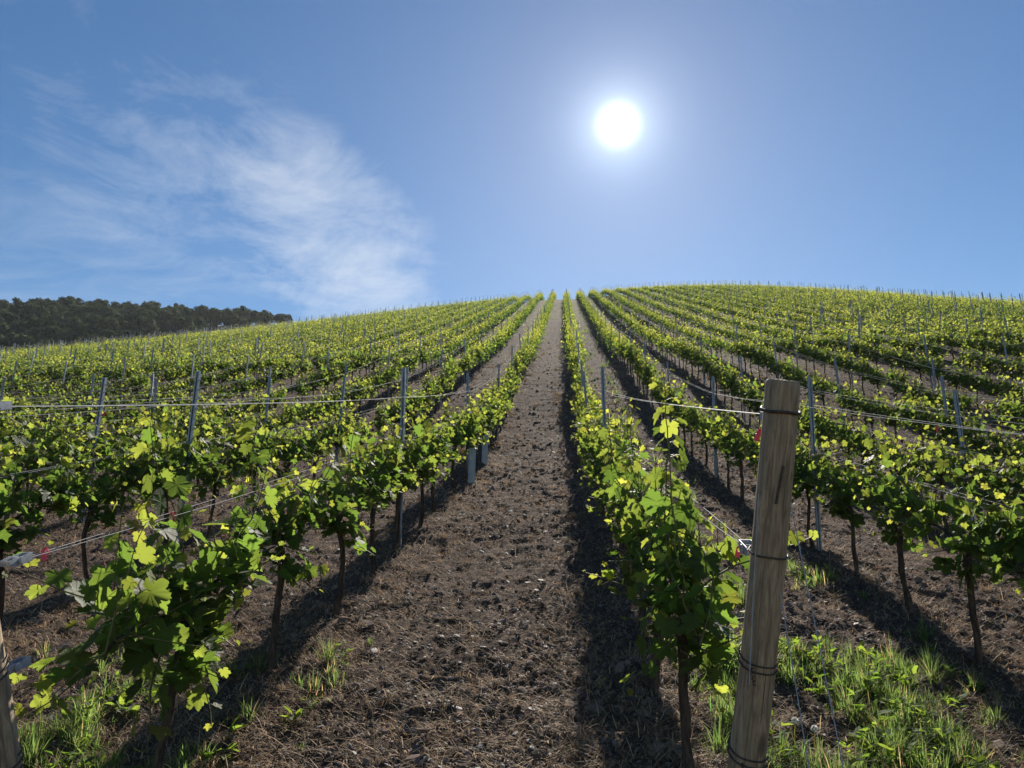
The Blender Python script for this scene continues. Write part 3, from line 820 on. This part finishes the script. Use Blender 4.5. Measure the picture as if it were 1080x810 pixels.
# pale sleeves round two young replacement vines
for y, lab in ((11.4, 'pale plastic sleeve round a young vine at the path edge, nearer of two'), (13.2, 'pale plastic sleeve round a young vine, farther of two at the path edge')):
    x = ROW0_L + .10; n = 20; th = np.linspace(0, 2 * math.pi, n, endpoint=False); g = Geo()
    lvl = [(-.05, .05), (.0, .05), (.3, .049), (.56, .050), (.575, .054), (.58, .050), (.56, .044), (.0, .044)]
    V = np.array([[r_ * (1 + .08 * math.cos(2 * a)) * math.cos(a), r_ * .9 * math.sin(a), z] for z, r_ in lvl for a in th])
    i = np.arange(len(lvl) - 1)[:, None] * n; j = np.arange(n)[None]; kk = (j + 1) % n
    g.add(V, np.stack([i + j, i + kk, i + n + kk, i + n + j], -1).reshape(-1, 4))
    o = obj('vine_sleeve', g.build('vine_sleeve', [M_TUBE], True), None, (x, y, wz(x, y, 0))); o.rotation_euler = (-.04, .03, 0)
    tag(o, lab, 'vine sleeve', 'plastic vine sleeves')


# ------------------------------------------------------------------ what lies and grows on the soil
def in_view(x, y, m=40):
    px, py, d = project(np.stack([x, y, base_z(x, y)], -1)); return (d > .8) & (px > -m) & (px < 1080 + m) & (py < 850)


def sample_ground(n, dmin, dmax, xf=.8, power=1.0):
    """points spread so that they look even on the picture: density falls with distance"""
    y = dmin * (dmax / dmin) ** (rng.random(n) ** power); x = y * rng.uniform(-xf, xf - .1, n); s = in_view(x, y); return x[s], y[s]


def quads_from(P, dirs, L, W, lift, g, col, bend=None):
    n = len(P); side = np.cross(dirs, np.array([0, 0, 1.0])); side /= np.linalg.norm(side, axis=1)[:, None] + 1e-9
    m = P + dirs * (L * .5)[:, None]; m[:, 2] += lift; e = P + dirs * L[:, None]
    V = np.stack([P - side * W[:, None], P + side * W[:, None], m - side * W[:, None], m + side * W[:, None], e - side * (W * .5)[:, None], e + side * (W * .5)[:, None]], 1).reshape(-1, 3)
    F = np.array([[0, 1, 3, 2], [2, 3, 5, 4]]); g.add(V, (F[None] + (np.arange(n) * 6)[:, None, None]).reshape(-1, 4), 0, np.repeat(col, 6, 0))


# straw and prunings: thick under the rows, thin on the path
g = Geo(); x, y = sample_ground(420000, 1.6, 60, .95, 1.0)
keep = rng.random(len(x)) < np.clip(.46 + .95 * np.exp(-(row_dist(x) / .33) ** 2) + .9 * np.clip(vnoise(x * 2.1, y * 1.4) - .12, 0, 1), 0, 1)
x, y = x[keep], y[keep]; n = len(x); sc_ = np.clip(y / 6.0, 1, 3)
a = rng.uniform(0, 6.283, n); d = np.stack([np.cos(a), np.sin(a) * .8, rng.normal(.14, .28, n)], 1); d[:, 2] += .28 * d[:, 1]
P = np.stack([x, y, ground_z(x, y) + rng.uniform(.0, .018, n)], 1)
cc = np.array([.47, .325, .19]) * rng.choice([.3, .6, 1.0, 1.5], (n, 1), p=[.3, .3, .28, .12]) * rng.uniform(.8, 1.2, (n, 1)) * (1 + rng.normal(0, .06, (n, 3)))
quads_from(P, d, rng.gamma(2.2, .020, n) * np.sqrt(sc_) + .012, rng.uniform(.0007, .0018, n) * sc_, rng.uniform(0, .012, n), g, cc)
o = obj('straw_litter', g.build('straw_litter', [M_STRAW])); tag(o, kind='stuff')

# dry uprooted tufts
g = Geo(); x, y = sample_ground(5200, 1.8, 40, .9); keep = rng.random(len(x)) < .12 + 1.6 * np.clip(vnoise(x * 1.5 + 70, y * 1.0), 0, .5) + .6 * np.exp(-(row_dist(x) / .35) ** 2); x, y = x[keep], y[keep]
for cx_, cy_ in zip(x, y):
    n = 34; a = rng.uniform(0, 6.283, n); d = np.stack([np.cos(a), np.sin(a), rng.uniform(.05, .9, n)], 1); d /= np.linalg.norm(d, axis=1)[:, None]
    s = rng.uniform(.03, .085) * min(2.0, max(1, cy_ / 7)); px_ = cx_ + rng.normal(0, s * .5, n); py_ = cy_ + rng.normal(0, s * .5, n)
    P = np.stack([px_, py_, ground_z(px_, py_)], 1); cc = np.array([.44, .29, .155]) * rng.uniform(.35, 1.1, (n, 1)) * rng.uniform(.7, 1.1)
    quads_from(P, d, s * rng.uniform(.5, 1.2, n), np.full(n, .0011) * max(1, cy_ / 5), -s * .12, g, cc)
o = obj('dry_grass', g.build('dry_grass', [M_STRAW])); tag(o, kind='stuff')

# slate chips and clods
ICO_V = np.array([[0, 0, 1.0]] + [[math.cos(a) * .894, math.sin(a) * .894, .447] for a in np.arange(5) * 1.2566] + [[math.cos(a) * .894, math.sin(a) * .894, -.447] for a in np.arange(5) * 1.2566 + .628] + [[0, 0, -1.0]])
ICO_F = np.array([[0, 1 + i, 1 + (i + 1) % 5] for i in range(5)] + [[1 + i, 6 + i, 1 + (i + 1) % 5] for i in range(5)] + [[1 + (i + 1) % 5, 6 + i, 6 + (i + 1) % 5] for i in range(5)] + [[11, 6 + (i + 1) % 5, 6 + i] for i in range(5)])


def lumps(n, dmin, dmax, size, flat, rough, colf, name, mat, keepf):
    g = Geo(); x, y = sample_ground(n, dmin, dmax, .9); k = rng.random(len(x)) < keepf(x, y); x, y = x[k], y[k]; n = len(x)
    s = size(n) * np.clip(y / 7, 1, 2.2); V = ICO_V[None] * (1 + rng.normal(0, rough, (n, 12, 1)))
    V = V * np.stack([rng.uniform(.6, 1.3, n), rng.uniform(.6, 1.3, n), flat(n)], 1)[:, None]
    a = rng.uniform(0, 6.283, n); ca, sa = np.cos(a)[:, None], np.sin(a)[:, None]; tx, ty = rng.normal(0, .3, (n, 1)), rng.normal(0, .3, (n, 1)) + .24
    vx = V[..., 0] * ca - V[..., 1] * sa; vy = V[..., 0] * sa + V[..., 1] * ca; vz = V[..., 2] + vx * tx + vy * ty
    P = np.stack([x, y, ground_z(x, y) + s * flat(n) * .25], 1)
    W = P[:, None] + s[:, None, None] * np.stack([vx, vy, vz], -1)
    g.add(W.reshape(-1, 3), (ICO_F[None] + (np.arange(n) * 12)[:, None, None]).reshape(-1, 3), 0, np.repeat(colf(n), 12, 0))
    o = obj(name, g.build(name, [mat])); tag(o, kind='stuff')


lumps(34000, 1.7, 26, lambda n: rng.gamma(2.0, .0030, n) + .003, lambda n: rng.uniform(.15, .35, n), .16,
      lambda n: np.array([.15, .14, .14]) * rng.choice([.5, .9, 1.3, 1.8], (n, 1), p=[.42, .40, .17, .01]), 'slate_gravel', M_STONE, lambda x, y: .75 - .4 * np.exp(-(row_dist(x) / .3) ** 2))
lumps(60000, 1.7, 45, lambda n: rng.gamma(1.8, .0038, n) + .004, lambda n: rng.uniform(.45, .9, n), .26,
      lambda n: np.array([.135, .102, .085]) * rng.uniform(.6, 1.7, (n, 1)), 'soil_clods', M_CLOD, lambda x, y: np.clip(.55 + 1.6 * vnoise(x * 1.3 + 40, y * .9), 0.1, 1))


# grass and weeds
def green_density(x, y):
    strip = np.exp(-((x - 1.32) / .72) ** 4) * (x > .5) * (x < 2.3)
    near = np.clip(1.6 - np.abs(y - 3.4) / 3.9, .10, 1.2)
    far = np.where(y > 12, .10 + .8 * np.clip((y - 22) / 25, 0, 1), 0)
    right = strip * np.maximum(near, far) * np.clip(.60 + 3.0 * vnoise(x * 2.6 + 3, y * 1.5 + 8), 0, 1)
    ldist = np.exp(-((x + 2.35) / .5) ** 2) * np.clip(1.1 - np.abs(y - 2.7) / 2.4, 0, 1) * np.clip(.45 + 3.0 * vnoise(x * 2.2, y * 2.0 + 1), 0, 1)
    l0 = np.exp(-((x + 1.30) / .16) ** 2) * np.clip(.8 - np.abs(y - 4.6) / 2, 0, 1) * np.clip(-.05 + 2.0 * vnoise(x * 3, y * 2.2 + 5), 0, 1)
    l2 = np.exp(-((x + 4.6) / .6) ** 2) * np.where(y > 30, .8, 0) * (vnoise(x * .5, y * .12 + 2) > -.1)
    return np.clip(right + ldist * .8 + l0 * .5 + l2, 0, 1)


def blades(g, x, y, L, a, lean, W, cc):
    """curved tapering grass blades rooted at x, y"""
    n = len(x); h = np.stack([np.cos(a), np.sin(a), 0 * a], 1); up = np.array([0, 0, 1.0]); side = np.stack([-np.sin(a), np.cos(a), 0 * a], 1)
    P = np.stack([x, y, ground_z(x, y) - .006], 1); r0 = []
    for t, wv in ((0, .8), (.35, 1.0), (.7, .7), (1.0, .06)):
        c = P + up * (L * t * (1 - .45 * lean * t))[:, None] + h * (L * lean * (.25 * t + .75 * t * t))[:, None]
        r0 += [c - side * (W * wv)[:, None], c + side * (W * wv)[:, None]]
    V = np.stack(r0, 1).reshape(-1, 3); F = np.array([[0, 1, 3, 2], [2, 3, 5, 4], [4, 5, 7, 6]])
    g.add(V, (F[None] + (np.arange(n) * 8)[:, None, None]).reshape(-1, 4), 0, np.repeat(np.clip(cc, 0, 1), 8, 0))


def grass(n, dmin, dmax, xf, hgt, per, name):
    g = Geo(); x, y = sample_ground(n, dmin, dmax, xf); k = rng.random(len(x)) < green_density(x, y); x, y = x[k], y[k]
    big = rng.gamma(2.2, .38, len(x)) * (.6 + 1.1 * np.clip(vnoise(x * 1.9 + 31, y * 1.6) + .4, 0, 1)); big = np.clip(big, .25, 2.1)
    m = np.clip((per * (.4 + big * .7)).astype(int), 5, None); i = np.repeat(np.arange(len(x)), m); K = len(i); sc_ = np.clip(y[i] / 5, 1, 4)
    r_ = np.abs(rng.normal(0, .026, K)) * np.sqrt(big[i]) * np.sqrt(sc_); a = rng.uniform(0, 6.283, K)
    bx, by = x[i] + r_ * np.cos(a), y[i] + r_ * np.sin(a); a = a + rng.normal(0, .7, K)
    L = hgt * big[i] * rng.uniform(.35, 1.2, K) * np.clip(sc_ ** .3, 1, 1.6); lean = np.clip(.25 + 9 * r_ / np.sqrt(sc_) + rng.normal(0, .22, K), .05, 1.25)
    tone = rng.uniform(.65, 1.25, len(x))[i]; dry = rng.random(K) < (.06 + .25 * (rng.random(len(x)) < .2))[i]
    cc = np.where(dry[:, None], np.array([.22, .165, .08]), np.array([.082, .120, .030])) * tone[:, None] * rng.uniform(.7, 1.25, (K, 1)) * (1 + rng.normal(0, .08, (K, 3)))
    blades(g, bx, by, L, a, lean, rng.uniform(.0011, .0026, K) * sc_, cc)
    o = obj(name, g.build(name, [M_GRASS])); tag(o, kind='stuff')


grass(22000, 1.5, 13, .95, .085, 34, 'grass')
grass(24000, 10, 75, .35, .10, 8, 'far_grass')

OVAL_UV = np.array([[0, 0], [.16, .25], [.24, .55], [.15, .85], [0, 1.05], [-.15, .85], [-.24, .55], [-.16, .25], [0, .5]]); OVAL_F = np.array([[8, i, (i + 1) % 8] for i in range(8)]); OVAL_VEIN = np.array([1, 0, 0, 0, 1, 0, 0, 0, 1.0])
g = Geo(); x, y = sample_ground(11000, 1.6, 14, .9); k = rng.random(len(x)) < green_density(x, y) * .9; x, y = x[k], y[k]
P, Nn, T, S, A, RN = [], [], [], [], [], []
for cx_, cy_ in zip(x, y):
    nl = rng.integers(6, 15); s = rng.uniform(.025, .07); hgt = rng.choice([.0, .04, .13], p=[.35, .35, .30]); z0 = float(ground_z(np.array(cx_), np.array(cy_)))
    for q in range(nl):
        a = rng.uniform(0, 6.283); el = rng.uniform(.1, .9); P.append([cx_ + rng.normal(0, .012), cy_ + rng.normal(0, .012), z0 + hgt * rng.random()])
        T.append([math.cos(a) * math.cos(el), math.sin(a) * math.cos(el), math.sin(el)]); Nn.append([-math.cos(a) * math.sin(el) + rng.normal(0, .2), -math.sin(a) * math.sin(el) + rng.normal(0, .2), math.cos(el)])
        S.append(s * rng.uniform(.6, 1.3)); A.append(rng.random()); RN.append(rng.random())
leaf_cloud(g, np.array(P), np.array(Nn), np.array(T), np.array(S), np.array(A), np.array(RN), OVAL_UV, OVAL_F, OVAL_VEIN, 0, .3)
o = obj('ground_cover', g.build('ground_cover', [M_WEED])); tag(o, kind='stuff')

# two dandelion clocks beside the post
M_FLUFF = tint_mat('seed_fluff', .9, .5, .2, 1.0)
for dx, dy, hh, lab in ((.95, 3.50, .17, 'white dandelion seed head in the grass, left of a pair'), (1.02, 3.47, .15, 'smaller white dandelion seed head in the grass, right of a pair')):
    z0 = float(ground_z(np.array(dx), np.array(dy))); o = empty('dandelion', (dx, dy, z0)); g = Geo()
    t = np.linspace(0, 1, 6); add_tube(g, np.stack([.012 * t * t, 0 * t, hh * t - .01], 1), .0016, 5, col=(.2, .17, .08)); obj('stem', g.build('stem', [M_GRASS], True), o)
    g = Geo(); n = 150; u = rng.normal(0, 1, (n, 3)); u /= np.linalg.norm(u, axis=1)[:, None]; c0 = np.array([.012, 0, hh])
    sd2 = np.cross(u, rng.normal(0, 1, (n, 3))); sd2 /= np.linalg.norm(sd2, axis=1)[:, None]; sd3 = np.cross(u, sd2)
    tip = c0 + u * .0145; V = np.stack([c0 + u * .003, tip - sd2 * .003, tip + sd2 * .003, c0 + u * .0155 + sd3 * .003], 1).reshape(-1, 3)
    F = np.array([[0, 1, 2], [1, 3, 2]]); g.add(V, (F[None] + (np.arange(n) * 4)[:, None, None]).reshape(-1, 3), 0, (.75, .74, .70)); obj('seed_head', g.build('seed_head', [M_FLUFF]), o)
    tag(o, lab, 'dandelion', 'dandelion clocks')

# ------------------------------------------------------------------ wooded hill beyond, on the left
HD = 360.0
RX = np.array([-520, -330, -262, -215, -178, -150, -128, -105, -80, -40.0])
_rp = [(-330, 342), (-150, 332), (0, 320), (70, 314), (118, 309), (160, 315), (215, 318), (262, 318), (318, 320), (420, 344)]
ridx, ridz = [], []
for a, b in _rp:
    v = pix_dir(a, b); s = HD / v.y; ridx.append(v.x * s); ridz.append(v.z * s + cam.location.z)
ridx, ridz = np.array(ridx), np.array(ridz) - 15.0


def hill_z(x, y):
    top = np.interp(x, ridx, ridz); v = (y - HD) / np.where(y < HD, 150.0, 260.0)
    return top - 62 * np.clip(np.abs(v), 0, 1.4) ** 1.4 + 2.2 * vnoise(x * .03, y * .03) - 25 * np.clip((x - ridx[-1]) / 60, 0, 3)


hx = np.linspace(-460, -30, 90); hy = np.linspace(190, 620, 80); X, Y = np.meshgrid(hx, hy); Z = hill_z(X, Y)
ii, jj = np.meshgrid(np.arange(89), np.arange(79)); q0 = (jj * 90 + ii).ravel()
M_HILL = simple_mat('wooded_ground', C(.018, .028, .012), C(.035, .045, .02), .05, .95, 0, .2, .5)
g = Geo(); g.add(np.stack([X.ravel(), Y.ravel(), Z.ravel()], 1), np.stack([q0, q0 + 1, q0 + 91, q0 + 90], 1)); o = obj('hill', g.build('hill', [M_HILL], True)); tag(o, kind='structure')


def tree_meshes(seed):
    r = np.random.default_rng(seed); H = 11.0; g = Geo()
    add_tube(g, [[0, 0, -1], [.1, 0, 2], [.2, .1, 5], [.3, .1, 8.5]], [.34, .27, .2, .08], 6)
    lobes = [(np.array([.2, .1, 6.8]), 3.0)]
    for q in range(8):
        a = q * .785 + r.uniform(-.3, .3); e = np.array([math.cos(a) * r.uniform(1.4, 2.7), math.sin(a) * r.uniform(1.4, 2.7), r.uniform(3.6, 9.3)]); lobes.append((e, r.uniform(1.3, 2.1)))
        add_tube(g, [[.15, .05, 2.6 + .4 * q], e * [.6, .6, .85], e], [.12, .08, .03], 4)
    tr = g.build('trunk', [M_BARK]); g = Geo(); P, Nn = [], []
    for c, rad in lobes:
        n = int(80 * rad); u = r.normal(0, 1, (n, 3)); u /= np.linalg.norm(u, axis=1)[:, None]; P.append(c + u * rad * (r.random((n, 1)) ** .35) * [1, 1, .85]); Nn.append(u * .8 + [0, 0, .5] + r.normal(0, .4, (n, 3)))
    P = np.concatenate(P); Nn = np.concatenate(Nn); n = len(P)
    leaf_cloud(g, P, Nn, r.normal(0, 1, (n, 3)), r.uniform(.28, .62, n), np.clip(r.normal(.4, .25, n), 0, 1), r.random(n), MID_UV, MID_F, MID_VEIN, 0, .3, r)
    return tr, g.build('crown', [M_CROWN])


TREES = [tree_meshes(900 + i) for i in range(7)]
cand = []
for y in np.arange(HD - 150, HD + 14, 8.2):
    for x in np.arange(-345, -70, 7.6): cand.append((x + rng.normal(0, 1.8), y + rng.normal(0, 1.8)))
cand = np.array(cand); cz = hill_z(cand[:, 0], cand[:, 1]); px, py, d_ = project(np.stack([cand[:, 0], cand[:, 1], cz + 8], 1))
# keep only what the vineyard does not hide
lim = np.interp(px, [0, 150, 330], [372, 352, 324]) + 3
ok = (px > -12) & (px < 335) & (py < lim)
idx = np.where(ok)[0]; idx = idx[np.argsort(-cand[idx, 1])][:295]
for i in idx:
    x, y = cand[i]; o = empty('hill_tree', (x, y, cz[i])); s = rng.uniform(.55, 1.0) * np.interp(px[i], [180, 300], [1, .8]); o.scale = (s * rng.uniform(.9, 1.15), s * rng.uniform(.9, 1.15), s * rng.uniform(.8, 1.12)); o.rotation_euler = (0, 0, rng.uniform(0, 6.28))
    tr, cr = TREES[rng.integers(7)]; obj('trunk', tr, o); obj('crown', cr, o)
    tag(o, 'dark broadleaf tree among many in the far wood on the hill behind the vineyard', 'tree', 'trees of the far wood on the hill')

# ------------------------------------------------------------------ the morning air, one closed box round everything
HAZE = 0.00007
zb0 = min(float(Zg.min()), float(Z.min())) - 1.0
g = Geo(); add_box(g, (0, (gy[0] + gy[-1]) / 2, (zb0 + 158) / 2), (gx[-1] - gx[0] + 4, gy[-1] - gy[0] + 4, 158 - zb0))
M_HAZE = D.materials.new('haze'); M_HAZE.use_nodes = True; t = M_HAZE.node_tree; t.nodes.clear()
vo = t.nodes.new('ShaderNodeVolumePrincipled'); mo = t.nodes.new('ShaderNodeOutputMaterial'); t.links.new(vo.outputs[0], mo.inputs['Volume'])
vo.inputs['Color'].default_value = (.86, .92, 1.0, 1); vo.inputs['Density'].default_value = HAZE; vo.inputs['Anisotropy'].default_value = .45
tag(obj('haze', g.build('haze', [M_HAZE])), kind='stuff')
